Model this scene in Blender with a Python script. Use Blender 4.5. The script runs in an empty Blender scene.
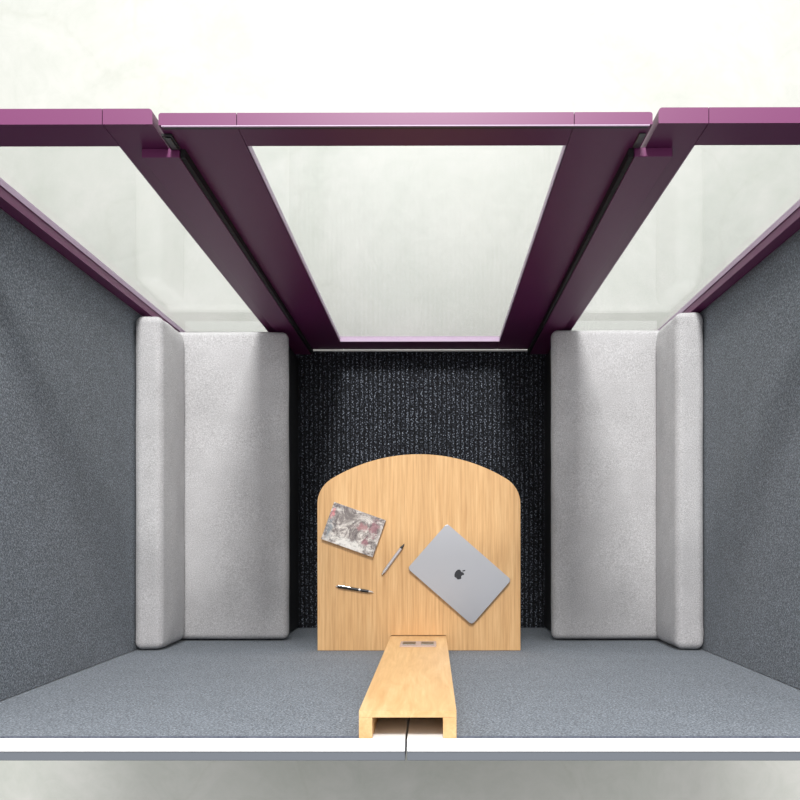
import bpy, bmesh, math, random
from mathutils import Vector, Matrix, noise
random.seed(4)
S = bpy.context.scene
C = S.collection

# ------------------------------------------------------------------ helpers
def bx(bm, x0, x1, y0, y1, z0, z1, bev=0.0, seg=2):
    vs = [bm.verts.new((x, y, z)) for z in (z0, z1) for y in (y0, y1) for x in (x0, x1)]
    fs = [(0, 2, 3, 1), (4, 5, 7, 6), (0, 1, 5, 4), (2, 6, 7, 3), (0, 4, 6, 2), (1, 3, 7, 5)]
    faces = [bm.faces.new([vs[i] for i in f]) for f in fs]
    if bev > 0:
        es = list({e for f in faces for e in f.edges})
        bmesh.ops.bevel(bm, geom=es, offset=bev, segments=seg, profile=0.5, affect='EDGES')
    return bm

def box(*a, **k):
    return bx(bmesh.new(), *a, **k)

def prism(pts, z0, z1, bm=None, bev=0.0, seg=2):
    bm = bm or bmesh.new()
    lo = [bm.verts.new((x, y, z0)) for x, y in pts]
    hi = [bm.verts.new((x, y, z1)) for x, y in pts]
    n = len(pts)
    fs = [bm.faces.new(list(reversed(lo))), bm.faces.new(hi)]
    for i in range(n):
        fs.append(bm.faces.new((lo[i], lo[(i + 1) % n], hi[(i + 1) % n], hi[i])))
    if bev > 0:
        es = [e for e in bm.edges if e.verts[0] in hi + lo and e.verts[1] in hi + lo
              and abs(e.verts[0].co.z - e.verts[1].co.z) < 1e-6]
        bmesh.ops.bevel(bm, geom=es, offset=bev, segments=seg, profile=0.5, affect='EDGES')
    return bm

def lathe_x(bm, prof, n=20):
    """revolve (x, r) points about the X axis"""
    rings = []
    for x, r in prof:
        rings.append([bm.verts.new((x, r * math.cos(2 * math.pi * k / n), r * math.sin(2 * math.pi * k / n))) for k in range(n)])
    for a, b in zip(rings, rings[1:]):
        for k in range(n):
            bm.faces.new((a[k], a[(k + 1) % n], b[(k + 1) % n], b[k]))
    bm.faces.new(list(reversed(rings[0])))
    bm.faces.new(rings[-1])
    return bm

def soft_box(x0, x1, y0, y1, z0, z1, r, disp=None, step=0.02):
    """rounded upholstered block with enough vertices to sag and bulge"""
    c = Vector(((x0 + x1) / 2, (y0 + y1) / 2, (z0 + z1) / 2))
    h = Vector(((x1 - x0) / 2, (y1 - y0) / 2, (z1 - z0) / 2))
    def axis(hh):
        k = 6
        lo = [-hh + r * (1 - math.cos(math.pi / 2 * i / k)) * 1.0 for i in range(k)]
        lo = [-hh + r * i / k for i in range(k)]
        n = max(2, int(round((2 * hh - 2 * r) / step)))
        mid = [-hh + r + (2 * hh - 2 * r) * i / n for i in range(n + 1)]
        return lo + mid + [-v for v in reversed(lo)]
    bm = bmesh.new()
    A = [axis(h.x), axis(h.y), axis(h.z)]
    for ax in range(3):
        u, v = [(1, 2), (2, 0), (0, 1)][ax]
        for sgn in (-1, 1):
            g = []
            for a in A[u]:
                row = []
                for b in A[v]:
                    p = Vector((0, 0, 0)); p[ax] = sgn * h[ax]; p[u] = a; p[v] = b
                    q = Vector([max(-h[i] + r, min(h[i] - r, p[i])) for i in range(3)])
                    d = p - q
                    if d.length > 1e-9:
                        d = d.normalized()
                    w = c + q + d * r
                    if disp:
                        w = w + disp(w, d)
                    row.append(bm.verts.new(w))
                g.append(row)
            for i in range(len(g) - 1):
                for j in range(len(g[0]) - 1):
                    f = (g[i][j], g[i + 1][j], g[i + 1][j + 1], g[i][j + 1])
                    bm.faces.new(f if sgn > 0 else tuple(reversed(f)))
    bmesh.ops.remove_doubles(bm, verts=bm.verts, dist=1e-5)
    return bm

def obj(name, bm, mat, parent=None, smooth=False, local=False):
    me = bpy.data.meshes.new(name)
    if parent is not None and not local:
        bmesh.ops.translate(bm, verts=bm.verts, vec=-Vector(parent.location))
    bmesh.ops.recalc_face_normals(bm, faces=bm.faces)
    bm.to_mesh(me); bm.free()
    if smooth:
        for p in me.polygons: p.use_smooth = True
    me.materials.append(mat)
    o = bpy.data.objects.new(name, me); C.objects.link(o)
    if parent is not None: o.parent = parent
    return o

def thing(name, label, cat, loc=(0, 0, 0), rotz=0.0, group=None):
    o = bpy.data.objects.new(name, None); C.objects.link(o)
    o.empty_display_size = 0.1
    o.location = loc; o.rotation_euler = (0, 0, rotz)
    o['label'] = label; o['category'] = cat
    if group: o['group'] = group
    return o

def tag(o, label, cat, group=None):
    o['label'] = label; o['category'] = cat
    if group: o['group'] = group
    return o

# ------------------------------------------------------------------ materials
def srgb(r, g, b):
    def f(c):
        c /= 255.0
        return c / 12.92 if c <= 0.04045 else ((c + 0.055) / 1.055) ** 2.4
    return (f(r), f(g), f(b), 1)

class M:
    def __init__(s, name, rough=0.5, metal=0.0, base=(0.5, 0.5, 0.5, 1), spec=0.5):
        s.m = bpy.data.materials.new(name); s.m.use_nodes = True
        s.nt = s.m.node_tree; s.N = s.nt.nodes; s.L = s.nt.links
        s.b = s.N['Principled BSDF']
        s.b.inputs['Roughness'].default_value = rough
        s.b.inputs['Metallic'].default_value = metal
        s.b.inputs['Base Color'].default_value = base
        s.b.inputs['Specular IOR Level'].default_value = spec
    def co(s, scale=(1, 1, 1), rot=(0, 0, 0)):
        t = s.N.new('ShaderNodeTexCoord'); mp = s.N.new('ShaderNodeMapping')
        mp.inputs['Scale'].default_value = scale; mp.inputs['Rotation'].default_value = rot
        s.L.new(t.outputs['Object'], mp.inputs['Vector']); return mp.outputs[0]
    def noise(s, vec, scale, detail=2, rough=0.5, dist=0.0):
        n = s.N.new('ShaderNodeTexNoise')
        n.inputs['Scale'].default_value = scale; n.inputs['Detail'].default_value = detail
        n.inputs['Roughness'].default_value = rough; n.inputs['Distortion'].default_value = dist
        s.L.new(vec, n.inputs['Vector']); return n.outputs['Fac']
    def ramp(s, fac, stops, interp='LINEAR'):
        r = s.N.new('ShaderNodeValToRGB'); r.color_ramp.interpolation = interp
        e = r.color_ramp.elements
        while len(e) < len(stops): e.new(0.5)
        for k, (p, c) in enumerate(stops): e[k].position = p; e[k].color = c
        s.L.new(fac, r.inputs[0]); return r.outputs[0]
    def mix(s, fac, a, b, mode='MIX'):
        n = s.N.new('ShaderNodeMix'); n.data_type = 'RGBA'; n.blend_type = mode
        for sock, v in ((n.inputs[0], fac), (n.inputs[6], a), (n.inputs[7], b)):
            if hasattr(v, 'is_linked'): s.L.new(v, sock)
            else: sock.default_value = v
        return n.outputs[2]
    def math(s, op, a, b=0.0):
        n = s.N.new('ShaderNodeMath'); n.operation = op
        for sock, v in ((n.inputs[0], a), (n.inputs[1], b)):
            if hasattr(v, 'is_linked'): s.L.new(v, sock)
            else: sock.default_value = v
        return n.outputs[0]
    def col(s, o): s.L.new(o, s.b.inputs['Base Color']); return s
    def bump(s, h, strength=0.3, dist=0.002):
        n = s.N.new('ShaderNodeBump'); n.inputs['Strength'].default_value = strength
        n.inputs['Distance'].default_value = dist
        s.L.new(h, n.inputs['Height']); s.L.new(n.outputs[0], s.b.inputs['Normal']); return s

def fabric(name, dark, mid, light, rough=0.95, sheen=0.2, weave=0.5, sc=210):
    m = M(name, rough, spec=0.15)
    v = m.co()
    a = m.noise(v, sc, 3, 0.7); b = m.noise(v, 9, 3, 0.6)
    c = m.ramp(a, [(0.32, dark), (0.5, mid), (0.68, light)])
    b2 = m.ramp(b, [(0.3, (0.93, 0.93, 0.93, 1)), (0.7, (1.05, 1.05, 1.05, 1))])
    m.col(m.mix(1.0, c, b2, 'MULTIPLY'))
    m.bump(m.noise(v, sc * 1.3, 2, 0.6), weave, 0.004)
    m.b.inputs['Sheen Weight'].default_value = sheen
    return m.m

WALLFAB = fabric('blue_grey_felt', srgb(52, 58, 67), srgb(94, 102, 111), srgb(148, 156, 165))
SEATFAB = fabric('light_grey_wool', srgb(160, 157, 158), srgb(190, 188, 189), srgb(216, 214, 215), sc=290)
EDGEFAB = fabric('dark_edging', srgb(60, 66, 78), srgb(84, 90, 102), srgb(100, 106, 118))

def paint(name, rgb, rough=0.35, spec=0.5, metal=0.0, coat=0.0):
    m = M(name, rough, metal, srgb(*rgb), spec)
    v = m.co(); m.bump(m.noise(v, 400, 2), 0.05, 0.0005)
    m.b.inputs['Coat Weight'].default_value = coat
    return m.m
PURPLE = paint('plum_lacquer', (106, 38, 88), 0.42, 0.5)
BEAD = paint('pale_mauve_bead', (184, 160, 184), 0.5)
WHITE = paint('white_lacquer', (240, 240, 240), 0.4)
OUTER = paint('grey_outer_panel', (98, 103, 110), 0.6)
LEDGE = paint('pale_grey_laminate', (200, 201, 196), 0.6)
BLACK = paint('black_base', (16, 16, 18), 0.6)
SHADE = paint('black_shade', (14, 10, 13), 0.7)  # near-black that paints the shade on the door edges
ALU = paint('brushed_aluminium', (190, 188, 186), 0.35, 0.5, 1.0)
STEEL = paint('dull_steel', (110, 112, 110), 0.4, 0.5, 0.9)
CHROME = paint('chrome', (225, 225, 225), 0.15, 0.5, 1.0)
SPACEG = paint('anodised_grey_aluminium', (176, 177, 182), 0.36, 0.5, 0.8)
LOGO = paint('dark_mirror_logo', (34, 35, 40), 0.25)
DARKPLASTIC = paint('dark_plastic', (28, 28, 30), 0.4)
SILVERP = paint('silver_pen_barrel', (205, 200, 204), 0.3, 0.5, 0.5)
PAGES = paint('paper_block', (226, 220, 206), 0.9)
TAUPE = paint('taupe_socket_plate', (178, 156, 146), 0.6)

def wood(name, rot, fine=130.0):
    m = M(name, 0.42, spec=0.4)
    v = m.co((1, 0.035, 0.035) if rot == 'Y' else (1, 0.035, 0.05))
    a = m.noise(v, fine, 3, 0.6, 0.0)
    b = m.noise(v, 26, 2, 0.5, 0.3)
    g = m.noise(m.co((60, 2.2, 2.2)), 6, 4, 0.7)
    c = m.ramp(a, [(0.3, srgb(196, 152, 103)), (0.5, srgb(211, 168, 118)), (0.7, srgb(222, 183, 134))])
    c2 = m.ramp(b, [(0.3, (0.93, 0.91, 0.88, 1)), (0.7, (1.04, 1.04, 1.03, 1))])
    c3 = m.ramp(g, [(0.4, (0.97, 0.96, 0.94, 1)), (0.6, (1.02, 1.02, 1.02, 1))])
    m.col(m.mix(1.0, m.mix(1.0, c, c2, 'MULTIPLY'), c3, 'MULTIPLY'))
    m.bump(a, 0.05, 0.0006)
    return m.m
OAK = wood('oak_veneer', 'Y')

def wood_column():
    m = M('oak_veneer_column', 0.45, spec=0.4)
    v = m.co((1, 1, 0.12)); a = m.noise(v, 26, 4, 0.6, 0.9)
    f = m.noise(m.co((1, 1, 0.03)), 170, 2, 0.6)
    c = m.ramp(a, [(0.3, srgb(202, 160, 108)), (0.55, srgb(217, 178, 127)), (0.75, srgb(226, 192, 144))])
    c2 = m.ramp(f, [(0.35, (0.95, 0.94, 0.92, 1)), (0.65, (1.03, 1.03, 1.03, 1))])
    m.col(m.mix(1.0, c, c2, 'MULTIPLY')); return m.m
OAKCOL = wood_column()

def concrete():
    m = M('pale_poured_concrete', 0.45, spec=0.35)
    v = m.co()
    a = m.noise(v, 1.3, 6, 0.65, 1.2); b = m.noise(v, 5.5, 6, 0.7, 2.2); d = m.noise(v, 0.5, 3, 0.5)
    c = m.ramp(a, [(0.3, srgb(180, 183, 176)), (0.55, srgb(190, 191, 186)), (0.75, srgb(199, 198, 194))])
    c2 = m.ramp(b, [(0.35, (0.94, 0.95, 0.94, 1)), (0.6, (1.0, 1.0, 1.0, 1))])
    c3 = m.ramp(d, [(0.35, (0.96, 0.97, 0.96, 1)), (0.65, (1.02, 1.01, 1.0, 1))])
    # thin trowel marks
    w = m.N.new('ShaderNodeTexVoronoi'); w.feature = 'DISTANCE_TO_EDGE'; w.inputs['Scale'].default_value = 1.1
    dv = m.N.new('ShaderNodeMix'); dv.data_type = 'VECTOR'; dv.inputs[0].default_value = 0.35
    nz = m.N.new('ShaderNodeTexNoise'); nz.inputs['Scale'].default_value = 2.0; nz.inputs['Detail'].default_value = 5
    m.L.new(v, nz.inputs['Vector']); m.L.new(v, dv.inputs[4]); m.L.new(nz.outputs['Color'], dv.inputs[5])
    m.L.new(dv.outputs[1], w.inputs['Vector'])
    cr = m.ramp(w.outputs['Distance'], [(0.0, (0.965, 0.965, 0.955, 1)), (0.010, (1, 1, 1, 1))])
    m.col(m.mix(1.0, m.mix(1.0, m.mix(1.0, c, c2, 'MULTIPLY'), c3, 'MULTIPLY'), cr, 'MULTIPLY'))
    m.bump(b, 0.05, 0.004)
    return m.m
CONC = concrete()

def carpet_mat():
    m = M('charcoal_ribbed_loop', 0.85, spec=0.25)
    v = m.co()
    sep = m.N.new('ShaderNodeSeparateXYZ'); m.L.new(v, sep.inputs[0])
    # ribs run towards the door, one every 21 mm
    k = m.math('MULTIPLY', sep.outputs[0], 2 * math.pi / 0.0205)
    rib = m.math('ABSOLUTE', m.math('SINE', m.math('MULTIPLY', k, 0.5)))
    loops = m.N.new('ShaderNodeTexVoronoi'); loops.inputs['Scale'].default_value = 150
    m.L.new(m.co((1, 0.8, 1)), loops.inputs['Vector'])
    lp = m.math('SUBTRACT', 1.0, loops.outputs['Distance'])
    h = m.math('MULTIPLY', m.math('POWER', rib, 0.35), lp)
    n = m.noise(v, 240, 3, 0.8)
    s = m.math('MULTIPLY', h, n)
    m.col(m.ramp(s, [(0.08, srgb(14, 14, 16)), (0.26, srgb(38, 40, 46)), (0.36, srgb(96, 101, 112)), (0.48, srgb(178, 184, 196))]))
    m.bump(h, 0.9, 0.006); return m.m
CARPET = carpet_mat()

def glass_mat():
    m = bpy.data.materials.new('clear_glass'); m.use_nodes = True
    nt = m.node_tree; nt.nodes.clear()
    o = nt.nodes.new('ShaderNodeOutputMaterial'); mx = nt.nodes.new('ShaderNodeMixShader')
    t = nt.nodes.new('ShaderNodeBsdfTransparent'); t.inputs[0].default_value = (0.945, 0.955, 0.952, 1)
    g = nt.nodes.new('ShaderNodeBsdfGlossy'); g.inputs['Roughness'].default_value = 0.02
    lw = nt.nodes.new('ShaderNodeLayerWeight'); lw.inputs[0].default_value = 0.5
    pw = nt.nodes.new('ShaderNodeMath'); pw.operation = 'POWER'; pw.inputs[1].default_value = 5.0
    nt.links.new(lw.outputs['Facing'], pw.inputs[0])
    f = nt.nodes.new('ShaderNodeMath'); f.operation = 'MULTIPLY_ADD'; f.inputs[1].default_value = 0.6; f.inputs[2].default_value = 0.02
    nt.links.new(pw.outputs[0], f.inputs[0])
    nt.links.new(f.outputs[0], mx.inputs[0]); nt.links.new(t.outputs[0], mx.inputs[1])
    nt.links.new(g.outputs[0], mx.inputs[2]); nt.links.new(mx.outputs[0], o.inputs[0])
    return m
GLASS = glass_mat()

def cover_mat():
    m = M('painted_notebook_cover', 0.4, spec=0.5)
    v = m.co()
    a = m.noise(v, 16, 7, 0.75, 2.5); b = m.noise(v, 60, 5, 0.7, 1.0)
    base = m.ramp(a, [(0.30, srgb(74, 68, 70)), (0.45, srgb(130, 121, 119)), (0.55, srgb(205, 198, 192)), (0.70, srgb(232, 226, 220))])
    fine = m.ramp(b, [(0.38, (0.72, 0.70, 0.70, 1)), (0.55, (1.05, 1.04, 1.03, 1))])
    c = m.mix(1.0, base, fine, 'MULTIPLY')
    def blob(cx, cy, rx, ry, colr, acc, amt=0.85):
        t = m.N.new('ShaderNodeTexCoord'); mp = m.N.new('ShaderNodeMapping')
        mp.inputs['Location'].default_value = (-cx / rx, -cy / ry, 0); mp.inputs['Scale'].default_value = (1 / rx, 1 / ry, 0)
        m.L.new(t.outputs['Object'], mp.inputs['Vector'])
        ln = m.N.new('ShaderNodeVectorMath'); ln.operation = 'LENGTH'; m.L.new(mp.outputs[0], ln.inputs[0])
        d = m.math('ADD', ln.outputs['Value'], m.math('MULTIPLY', m.math('SUBTRACT', m.noise(v, 70, 5, 0.7), 0.5), 3.4))
        f = m.ramp(d, [(0.35, (amt, amt, amt, 1)), (1.1, (0, 0, 0, 1))])
        return m.mix(f, acc, colr)
    c = blob(0.0, -0.055, 0.10, 0.022, srgb(232, 228, 222), c, 0.8)
    c = blob(-0.03, 0.03, 0.055, 0.03, srgb(120, 112, 108), c, 0.55)
    c = blob(0.03, 0.018, 0.03, 0.016, srgb(170, 118, 120), c, 0.7)
    c = blob(0.067, 0.03, 0.020, 0.036, srgb(140, 88, 98), c, 0.8)
    c = blob(0.055, -0.028, 0.016, 0.016, srgb(148, 90, 102), c, 0.8)
    c = blob(-0.083, -0.02, 0.016, 0.035, srgb(108, 118, 126), c, 0.8)
    c = blob(-0.088, 0.033, 0.010, 0.018, srgb(206, 120, 124), c, 0.9)
    c = blob(-0.08, 0.062, 0.03, 0.010, srgb(88, 80, 84), c, 0.8)
    m.col(c); return m.m
COVER = cover_mat()

# ------------------------------------------------------------------ dimensions (metres)
ZT = 2.10            # top of the booth
ZF = 0.03            # top of its carpeted floor
CX = -0.0554         # middle of the door
YI, YG, YO = 0.839, 0.858, 0.871     # door wall: inner face, back of the glazing rebate, outer face
XL, XR = -1.070, 0.972               # inner faces of the side walls
YB = -0.408                          # structural face of the back wall
YW = 0.815                           # where the side felt meets the corner post

# ------------------------------------------------------------------ floor
fl = obj('floor', box(-9, 9, -9, 9, -0.10, 0.0), CONC); fl['kind'] = 'structure'

cp = obj('carpet', box(XL + 0.001, XR - 0.001, YB + 0.004, YI - 0.001, 0.0, ZF, bev=0.002), CARPET)
tag(cp, 'charcoal ribbed loop carpet on the floor between the two benches', 'carpet')

# ------------------------------------------------------------------ back wall: two panels meeting in the middle
SE = -0.0548
def back_panel(x0, x1, f0, f1, label):
    t = thing('acoustic_panel', label, 'wall panel', ((x0 + x1) / 2, YB - 0.02, 0.0), group='back wall panels')
    obj('frame', box(x0, x1, YB - 0.027, YB - 0.0005, 0.0, ZT, bev=0.0015), WHITE, t)
    obj('felt_lining', box(f0, f1, YB, YB + 0.003, 0.0, ZT - 0.012, bev=0.0008), WALLFAB, t)
    obj('edge_trim', box(f0, f1, YB, YB + 0.003, ZT - 0.0115, ZT - 0.004), EDGEFAB, t)
    obj('outer_board', box(x0, x1, YB - 0.0455, YB - 0.0275, 0.0, ZT - 0.002, bev=0.001), OUTER, t)
CO0, CO1, COY = -0.1503, 0.0476, -0.352
back_panel(XL - 0.046, SE - 0.002, XL + 0.0005, CO0 - 0.0005, 'grey felt back wall panel with white top edge, left of the middle seam')
back_panel(SE + 0.002, XR + 0.046, CO1 + 0.0005, XR - 0.0005, 'grey felt back wall panel with white top edge, right of the middle seam')

def side_panel(sgn, xin, label):
    xo = xin + sgn * 0.045
    t = thing('acoustic_panel', label, 'wall panel', ((xin + xo) / 2, 0.2, 0.0), group='side wall panels')
    a, b = sorted((xin + sgn * 0.008, xo))
    obj('frame', box(a, b, YB + 0.0005, YI - 0.001, 0.0, ZT, bev=0.0015), WHITE, t)
    a, b = sorted((xin, xin + sgn * 0.0078))
    obj('felt_lining', box(a, b, YB + 0.0035, YW - 0.0005, 0.0, ZT - 0.004, bev=0.001), WALLFAB, t)
side_panel(-1, XL, 'tall grey felt side wall behind the left bench')
side_panel(1, XR, 'tall grey felt side wall behind the right bench')

# ------------------------------------------------------------------ glazed side units
ZG1, ZG0 = 2.003, 0.155
def bead(x0, x1, z0, z1, parent):
    # slim light bead lining the glass opening on all four sides
    t = 0.0016
    bm = box(x0, x0 + t, YI + 0.001, YG - 0.0003, z0, z1)
    bx(bm, x1 - t, x1, YI + 0.001, YG - 0.0003, z0, z1)
    bx(bm, x0 + t, x1 - t, YI + 0.001, YG - 0.0003, z1 - t, z1)
    bx(bm, x0 + t, x1 - t, YI + 0.001, YG + 0.004, z0, z0 + t)
    return obj('glazing_bead', bm, BEAD, parent)
def stile(bm, xa, xb, open_side, z0=0.0, z1=ZT, ya=YI, yb=YO):
    """board seen from above; the outer 13 mm stop short of the glass so the pane reads at the rebate"""
    x0, x1 = sorted((xa, xb))
    bx(bm, x0, x1, ya, YG, z0, z1)
    if open_side < 0: bx(bm, x0 + 0.016, x1, YG, yb, z0, z1)
    elif open_side > 0: bx(bm, x0, x1 - 0.016, YG, yb, z0, z1)
    else: bx(bm, x0, x1, YG, yb, z0, z1)
    a, b = (x0, x0 + 0.016) if open_side < 0 else (x1 - 0.016, x1)
    bx(bm, a, b, YG, yb, ZG1 + 0.012, z1)
    return bm

def rounded_stile(x_in, x_out, z0, z1, side, YO=YO):
    """vertical board, plan view: glazed edge x_in, free edge x_out with a rounded outer corner"""
    s = 1 if x_out > x_in else -1
    r = min(0.008, YO - YG - 0.0004)
    pts = [(x_in, YI), (x_out, YI), (x_out, YO - r)]
    for k in range(1, 7):
        a = math.pi / 2 * k / 6
        pts.append((x_out - s * r * (1 - math.cos(a)), YO - r + r * math.sin(a)))
    pts += [(x_in + s * 0.0, YO)]
    # rebate along the glass
    pts[-1:] = [(x_in + s * 0.016, YO), (x_in + s * 0.016, YG), (x_in, YG)]  # step for the pane
    if s < 0: pts = list(reversed(pts))
    bm = prism(pts, z0, z1)
    a, b = sorted((x_in, x_in + s * 0.016))
    return bx(bm, a, b, YG, YO, ZG1 + 0.012, z1)

def glazed_unit(s, xwall, label):
    """s=-1: left of the door, s=+1: right"""
    t = thing('glazed_side_panel', label, 'glass partition', (CX + s * 0.8, YI, 0.0), group='glazed panels beside the door')
    xg = CX + s * 0.6145; xe = CX + s * 0.5135       # glass edge, free edge beside the door
    obj('stile', rounded_stile(xg, xe, 0.0, ZT, s), PURPLE, t)
    xp = xwall - s * 0.0375; xo = xwall + s * 0.045
    bm = bmesh.new(); stile(bm, xp, xo, -s)
    a, b = sorted((xp, xwall - s * 0.0005)); bx(bm, a, b, YW, YI, ZF + 0.0005, ZT)
    obj('corner_post', bm, PURPLE, t)
    g = 0.0015
    a, b = sorted((xg + s * g, xp - s * g))
    bm = box(a, b, YI, YG, ZG1, ZT); bx(bm, a, b, YG, YO, ZG1 + 0.012, ZT)
    obj('top_rail', bm, PURPLE, t)
    bm = box(a, b, YI, YG, 0.0, ZG0); bx(bm, a, b, YG, YO, 0.0, ZG0 - 0.01)
    obj('bottom_rail', bm, PURPLE, t)
    bead(a, b, ZG0, ZG1, t)
    obj('glass_pane', box(a + 0.0017, b - 0.0017, 0.849, 0.853, ZG0 + 0.0017, ZG1 - 0.0017), GLASS, t)
    obj('outer_ledge', box(a + 0.002, b - 0.002, 0.8545, 0.899, ZG0 + 0.002, 0.30, bev=0.001), LEDGE, t)
    # full-height cover strip overlapping the door joint, its square cap stands proud
    a, b = sorted((CX + s * 0.4900, CX + s * 0.5715))
    obj('cover_strip', box(a, b, 0.8186, YI - 0.0006, ZF + 0.001, 1.995, bev=0.0012), PURPLE, t)
    return t
glazed_unit(-1, XL, 'plum framed glass side panel left of the door')
glazed_unit(1, XR, 'plum framed glass side panel right of the door')

# ------------------------------------------------------------------ door
dr = thing('glass_door', 'plum framed glass door with wide stiles between the two benches', 'door', (CX, YI, 0.0))
zd = ZT - 0.004
for s in (-1, 1):
    obj('stile', rounded_stile(CX + s * 0.344, CX + s * 0.5025, 0.036, zd, s, 0.864), PURPLE, dr)
a, b = CX - 0.3425, CX + 0.3425
bm = box(a, b, YI, YG, ZG1, zd); bx(bm, a, b, YG, 0.864, ZG1 + 0.012, zd)
obj('top_rail', bm, PURPLE, dr)
bm = box(a, b, YI, 0.863, 0.036, 0.185, bev=0.001, seg=1)
obj('bottom_rail', bm, PURPLE, dr)
bead(a, b, 0.1855, ZG1, dr)
obj('glass_pane', box(a + 0.0017, b - 0.0017, 0.849, 0.853, 0.1872, ZG1 - 0.0017), GLASS, dr)
# sprung seal along the top inner edge
obj('top_seal', box(CX - 0.497, CX + 0.497, YI - 0.0025, YI - 0.0004, ZT - 0.0095, ZT - 0.004), BEAD, dr)
obj('seal_gasket', box(CX - 0.495, CX + 0.495, YI - 0.002, YI - 0.0004, ZT - 0.018, ZT - 0.0098), DARKPLASTIC, dr)
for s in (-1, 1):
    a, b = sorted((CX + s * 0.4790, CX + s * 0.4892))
    obj('edge_shade_strip', box(a, b, YI - 0.0190, YI - 0.0002, 0.037, 1.99), SHADE, dr)  # deep shade beside the cover strip, built as a black strip
# pivot hinge at the top left, latch plate at the top right
a, b = CX - 0.5075, CX - 0.486
hinge = obj('hinge', box(a, b, YI - 0.006, YI - 0.0004, 1.998, 2.062, bev=0.001), DARKPLASTIC, dr)
obj('hinge_plate', box(a + 0.006, b - 0.004, YI - 0.0085, YI - 0.0062, 2.006, 2.055, bev=0.0008), STEEL, hinge, local=True)
obj('latch_plate', box(CX + 0.484, CX + 0.498, YI - 0.005, YI - 0.0004, 2.0, 2.060, bev=0.001), STEEL, dr)

th = obj('threshold_strip', box(CX - 0.482, CX + 0.482, 0.8305, 0.8365, ZF, ZF + 0.006, bev=0.001), ALU)
tag(th, 'thin bright metal threshold strip along the carpet below the glass door', 'threshold strip')

# ------------------------------------------------------------------ benches
def bench(s, xwall, xf, label, ye=0.0):
    """s=-1 left, s=+1 right; xf = aisle edge of the seat"""
    t = thing('upholstered_bench', label, 'bench', ((xwall + xf) / 2, 0.2, ZF), group='facing benches')
    xb = xwall - s * 0.1035            # front of the backrest
    zs = 0.515
    def dseat(p, d):
        # crown across the seat, easing down at the aisle side
        u = (p.x - xf) * s             # 0 at the aisle edge, grows towards the wall
        w = Vector((0, 0, 0))
        if d.z > 0:
            roll = max(0.0, 1 - u / 0.05)
            w.z -= 0.004 * roll ** 1.6 * d.z
            e = min(1, (p.y - YB) / 0.10) * min(1, (0.82 - p.y) / 0.10)
            w.z += 0.004 * max(0, e) * d.z
        n = noise.noise(p * 6.0)
        return w + d * 0.0022 * n
    a, b = sorted((xf, xwall - s * 0.012))
    obj('seat_cushion', soft_box(a, b, YB + 0.010, 0.806 + ye, 0.452, zs, 0.022, dseat), SEATFAB, t, smooth=True)
    def dback(p, d):
        u = (xwall - p.x) * s * 1.0
        w = Vector((0, 0, 0))
        fw = max(0.0, min(1.0, (abs(p.x - xwall)) / 0.10))
        e = max(0, min(1, (p.y - YB) / 0.08) * min(1, (0.81 - p.y) / 0.08))
        hz = (p.z - 0.52) / 0.27
        w.x += -s * 0.010 * fw * math.sin(math.pi * max(0, min(1, hz))) * e
        k = noise.noise(Vector((p.x * 9, p.y * 5, p.z * 9)))
        # puckers near both ends, where the cover is pulled round the corner
        en = max(0, 1 - (p.y - YB) / 0.16) + max(0, 1 - (0.80 - p.y) / 0.20)
        pk = noise.noise(Vector((p.x * 14, p.y * 42, p.z * 20)))
        return w + d * (0.0022 * k + 0.0030 * en * pk)
    a, b = sorted((xb, xwall - s * 0.0035))
    obj('backrest', soft_box(a, b, YB + 0.008, 0.793 + ye * 2.4, zs + 0.004, 0.803, 0.027, dback, step=0.014), SEATFAB, t, smooth=True)
    a, b = sorted((xf - s * -0.032, xwall - s * 0.004))
    obj('base', box(a, b, YB + 0.009, 0.800, ZF, 0.4505, bev=0.003), BLACK, t)
bench(-1, XL, -0.568, 'light grey upholstered bench with backrest against the left wall')
bench(1, XR, 0.467, 'light grey upholstered bench with backrest against the right wall', 0.005)

# ------------------------------------------------------------------ table
TZ = 0.793
tx0, tx1 = -0.4127, 0.3128
tc = (tx0 + tx1) / 2; hw = (tx1 - tx0) / 2
Rb = 0.600; ya = 0.297                     # flat front arc and its apex
rs = 0.105                                 # corner radius
yc = ya - Rb
# centre of the corner fillet: inside both the arc and the straight side
fx = hw - rs; fy = yc + math.sqrt((Rb - rs) ** 2 - fx ** 2)
pts = []
a_end = math.atan2(fy - yc, fx)
for k in range(0, 9):
    a = a_end * k / 8
    pts.append((tc + fx + rs * math.cos(a), fy + rs * math.sin(a)))
for k in range(1, 33):
    a = a_end + (math.pi - 2 * a_end) * k / 32
    pts.append((tc + Rb * math.cos(a), yc + Rb * math.sin(a)))
for k in range(1, 9):
    a = (math.pi - a_end) + a_end * k / 8
    pts.append((tc - fx + rs * math.cos(a), fy + rs * math.sin(a)))
yb = YB + 0.0034
g = 0.0045
pts += [(tx0, yb), (CO0 - 0.001, yb), (CO0 - 0.001, COY + g), (CO1 + 0.001, COY + g), (CO1 + 0.001, yb), (tx1, yb)]
tb = thing('arched_table', 'oak table top with rounded arched front, fixed to the back wall', 'table', (tc, 0.0, TZ - 0.022))
obj('table_top', prism(pts, TZ - 0.022, TZ, bev=0.0015), OAK, tb)
for x in (tx0 + 0.10, tx1 - 0.10):
    bm = box(x - 0.015, x + 0.015, yb, yb + 0.28, TZ - 0.030, TZ - 0.0225)
    bx(bm, x - 0.015, x + 0.015, yb, yb + 0.008, TZ - 0.20, TZ - 0.030)
    obj('bracket', bm, STEEL, tb)

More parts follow.
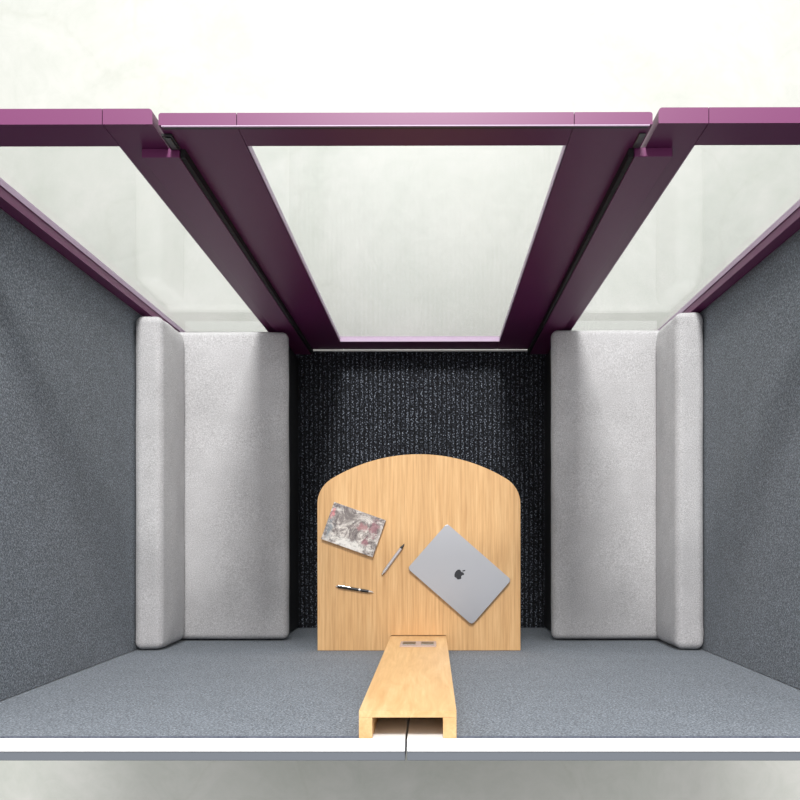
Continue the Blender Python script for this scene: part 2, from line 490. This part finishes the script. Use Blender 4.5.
# ------------------------------------------------------------------ cable column
cc = thing('cable_column', 'hollow oak cable column rising from the table up the back wall', 'cable column', ((CO0 + CO1) / 2, COY - 0.02, 0.70))
zt = ZT - 0.001; z0 = 0.70; th_ = 0.0135
wx0, wx1, wz0, wz1 = -0.107, 0.011, 0.972, 1.104
bm = bmesh.new()
bx(bm, CO0, CO1, COY - th_, COY, z0, zt)
obj('front_board', bm, OAKCOL, cc)
for a, b in ((CO0, CO0 + 0.027), (CO1 - 0.027, CO1)):
    obj('side_board', box(a, b, YB + 0.0005, COY - th_ - 0.0003, z0, zt), OAKCOL, cc)
sp = obj('socket_plate', box(wx0, wx1, COY + 0.0002, COY + 0.0032, wz0, wz1, bev=0.0006), TAUPE, cc)
for a, b in ((wx0 + 0.008, wx0 + 0.050), (wx0 + 0.068, wx1 - 0.008)):
    obj('socket', box(a, b, COY + 0.0033, COY + 0.0045, wz0 + 0.025, wz1 - 0.035, bev=0.0005), STEEL, sp, local=True)

# sub-parts of parented parts were built in world space: bring them into their thing's frame
def reframe(o, root):
    o.matrix_parent_inverse = Matrix.Identity(4)
    o.location = -Vector(root.location)
for o in sp.children: reframe(o, cc)
for o in hinge.children: reframe(o, dr)

# ------------------------------------------------------------------ laptop
def pix(u, v, z, f=846.0, px=432.9, py=536.9, H=3.8157):
    s = f / (H - z)
    return ((u - px) / s, (py - v) / s)
def world(u, v, z):
    x, y = pix(u, v, z); return (x, y, z)
LX, LY = 0.0943, -0.1308
lp = thing('laptop', 'closed silver grey laptop with dark fruit logo lying on the table', 'laptop', (LX, LY, TZ + 0.0005), math.radians(-41.3))
W2, D2 = 0.152, 0.1062
def rrect(w, d, r, n=6):
    p = []
    for cx, cy, a0 in ((w - r, d - r, 0), (-w + r, d - r, 90), (-w + r, -d + r, 180), (w - r, -d + r, 270)):
        for k in range(n + 1):
            a = math.radians(a0 + 90 * k / n); p.append((cx + r * math.cos(a), cy + r * math.sin(a)))
    return p
obj('body', prism(rrect(W2, D2, 0.010), 0.0, 0.0100, bev=0.0012), SPACEG, lp, local=True)
obj('lid', prism(rrect(W2, D2, 0.010), 0.0106, 0.0155, bev=0.0016, seg=3), SPACEG, lp, local=True)
obj('hinge_bar', box(-0.10, 0.10, D2 - 0.006, D2 - 0.0015, 0.0101, 0.0105), DARKPLASTIC, lp, local=True)
def catmull(P, n=5):
    out = []
    for i in range(len(P)):
        p0, p1, p2, p3 = [Vector(P[(i + j - 1) % len(P)]) for j in range(4)]
        for k in range(n):
            t = k / n
            out.append(0.5 * ((2 * p1) + (-p0 + p2) * t + (2 * p0 - 5 * p1 + 4 * p2 - p3) * t * t + (-p0 + 3 * p1 - 3 * p2 + p3) * t ** 3))
    return [(v.x, v.y) for v in out]
body = [(0, .31), (.12, .36), (.25, .38), (.36, .32), (.42, .24), (.33, .15), (.29, .02), (.33, -.11), (.45, -.20), (.38, -.37), (.28, -.5), (.16, -.55),
        (.02, -.51), (-.12, -.55), (-.25, -.5), (-.38, -.34), (-.46, -.12), (-.46, .1), (-.40, .27), (-.28, .37), (-.14, .37)]
leaf = [(.0, .42), (.02, .55), (.11, .66), (.22, .71), (.21, .58), (.12, .47)]
sc = 0.034
bm = prism([(x * sc, y * sc) for x, y in catmull(body)], 0.0156, 0.0159)
prism([(x * sc, y * sc) for x, y in catmull(leaf)], 0.0156, 0.0159, bm=bm)
obj('logo', bm, LOGO, lp, local=True)

# ------------------------------------------------------------------ notebook
nx, ny = pix(353.4, 529.1, TZ + 0.014)
nb = thing('notebook', 'small notebook with grey and pink painted cover on the table', 'notebook', (nx, ny, TZ + 0.0005), math.radians(-19.6))
w, d = 0.0975, 0.070
bm = box(-w, w, -d, d, 0.0125, 0.0145, bev=0.0008)
bx(bm, -w, w, -d, d, 0.0, 0.002, bev=0.0005)
bx(bm, -w, w, d - 0.0022, d, 0.002, 0.0125)
obj('cover', bm, COVER, nb, local=True)
obj('pages', box(-w + 0.003, w - 0.003, -d + 0.003, d - 0.0024, 0.0022, 0.0123), PAGES, nb, local=True)

# ------------------------------------------------------------------ pens
def pen(p_a, p_b, label, barrel_mat, grip_mat, style):
    a = world(*p_a, TZ + 0.006); b = world(*p_b, TZ + 0.006)
    mid = ((a[0] + b[0]) / 2, (a[1] + b[1]) / 2, TZ + 0.0006)
    ang = math.atan2(b[1] - a[1], b[0] - a[0]); L = math.dist(a, b) / 2
    t = thing('ballpoint_pen', label, 'pen', mid, ang, group='pens on the table')
    r = 0.0054
    def cyl(name, prof, mat):
        bm = lathe_x(bmesh.new(), prof); bmesh.ops.translate(bm, verts=bm.verts, vec=(0, 0, r))
        return obj(name, bm, mat, t, smooth=False, local=True)
    if style == 'silver':
        cyl('barrel', [(-L + 0.010, r * .9), (-L + 0.012, r), (L - 0.020, r)], barrel_mat)
        cyl('tip', [(L - 0.020, r), (L - 0.015, r * .95), (L - 0.006, r * .45), (L, 0.0008)], grip_mat)
        cyl('button', [(-L, r * .5), (-L + 0.001, r * .6), (-L + 0.010, r * .6)], CHROME)
        obj('clip', box(-L + 0.006, -L + 0.048, -0.0013, 0.0013, 2 * r + 0.0006, 2 * r + 0.0018, bev=0.0004), CHROME, t, local=True)
    else:
        cyl('barrel', [(-L + 0.002, r * .8), (-L + 0.004, r), (0.012, r)], barrel_mat)
        cyl('cap_ring', [(0.012, r * 1.08), (0.018, r * 1.08)], CHROME)
        cyl('grip', [(0.018, r), (L - 0.018, r * .95)], grip_mat)
        cyl('tip', [(L - 0.018, r * .9), (L - 0.005, r * .45), (L, 0.0008)], CHROME)
        cyl('button', [(-L - 0.004, r * .5), (-L + 0.002, r * .6)], CHROME)
        bm = box(-L + 0.002, -L + 0.046, 0.0028, 0.0052, 2 * r - 0.002, 2 * r + 0.0016, bev=0.0006)
        obj('clip', bm, CHROME, t, local=True)
pen((381.9, 574.2), (404.4, 543.4), 'slim silver pen lying between the notebook and the laptop', SILVERP, DARKPLASTIC, 'silver')
pen((337.2, 585.8), (373.6, 591.8), 'black and chrome pen lying below the notebook', DARKPLASTIC, DARKPLASTIC, 'black')

# ------------------------------------------------------------------ daylight
wd = bpy.data.worlds.new('World'); S.world = wd; wd.use_nodes = True
nt = wd.node_tree; bg = nt.nodes['Background']
tc_ = nt.nodes.new('ShaderNodeTexCoord')
dt = nt.nodes.new('ShaderNodeVectorMath'); dt.operation = 'DOT_PRODUCT'
Ld = Vector((0.0, 0.86, 0.50)).normalized(); dt.inputs[1].default_value = Ld
nt.links.new(tc_.outputs['Generated'], dt.inputs[0])
rp = nt.nodes.new('ShaderNodeValToRGB')
e = rp.color_ramp.elements
e[0].position = 0.0; e[0].color = (0.04, 0.036, 0.045, 1)
e[1].position = 1.0; e[1].color = (1.0, 1.0, 1.0, 1)
mr = nt.nodes.new('ShaderNodeMapRange'); mr.inputs[1].default_value = -0.5; mr.inputs[2].default_value = 0.9
nt.links.new(dt.outputs['Value'], mr.inputs[0]); nt.links.new(mr.outputs[0], rp.inputs[0])
nt.links.new(rp.outputs[0], bg.inputs[0]); bg.inputs[1].default_value = 1.35

def area(name, loc, target, size, power, color=(1, 1, 1), size_y=None):
    l = bpy.data.lights.new(name, 'AREA'); l.shape = 'RECTANGLE'; l.size = size; l.size_y = size_y or size
    l.energy = power; l.color = color
    o = bpy.data.objects.new(name, l); C.objects.link(o); o.location = loc
    o.rotation_euler = (Vector(target) - Vector(loc)).to_track_quat('-Z', 'Y').to_euler(); return o
area('added_softbox', (-0.05, 5.0, 6.9), (-0.05, 0.1, 0.5), 1.3, 540, (1.0, 0.985, 0.975))  # unseen lamp, added for defined shadows and light from the front

# ------------------------------------------------------------------ camera, straight down above the open roof
cam = bpy.data.cameras.new('Camera'); co = bpy.data.objects.new('Camera', cam); C.objects.link(co)
co.location = (0, 0, 3.8157); co.rotation_euler = (0.00024, 0.00288, -0.0007)
cam.sensor_width = 36; cam.lens = 846.0 / 800 * 36
cam.shift_x = (400 - 430.42) / 800; cam.shift_y = (537.12 - 400) / 800
cam.clip_start = 0.05; cam.clip_end = 100
S.camera = co
S.view_settings.view_transform = 'Standard'; S.view_settings.look = 'None'
S.view_settings.gamma = 1.0; S.view_settings.use_curve_mapping = False
S.view_settings.exposure = 0.27
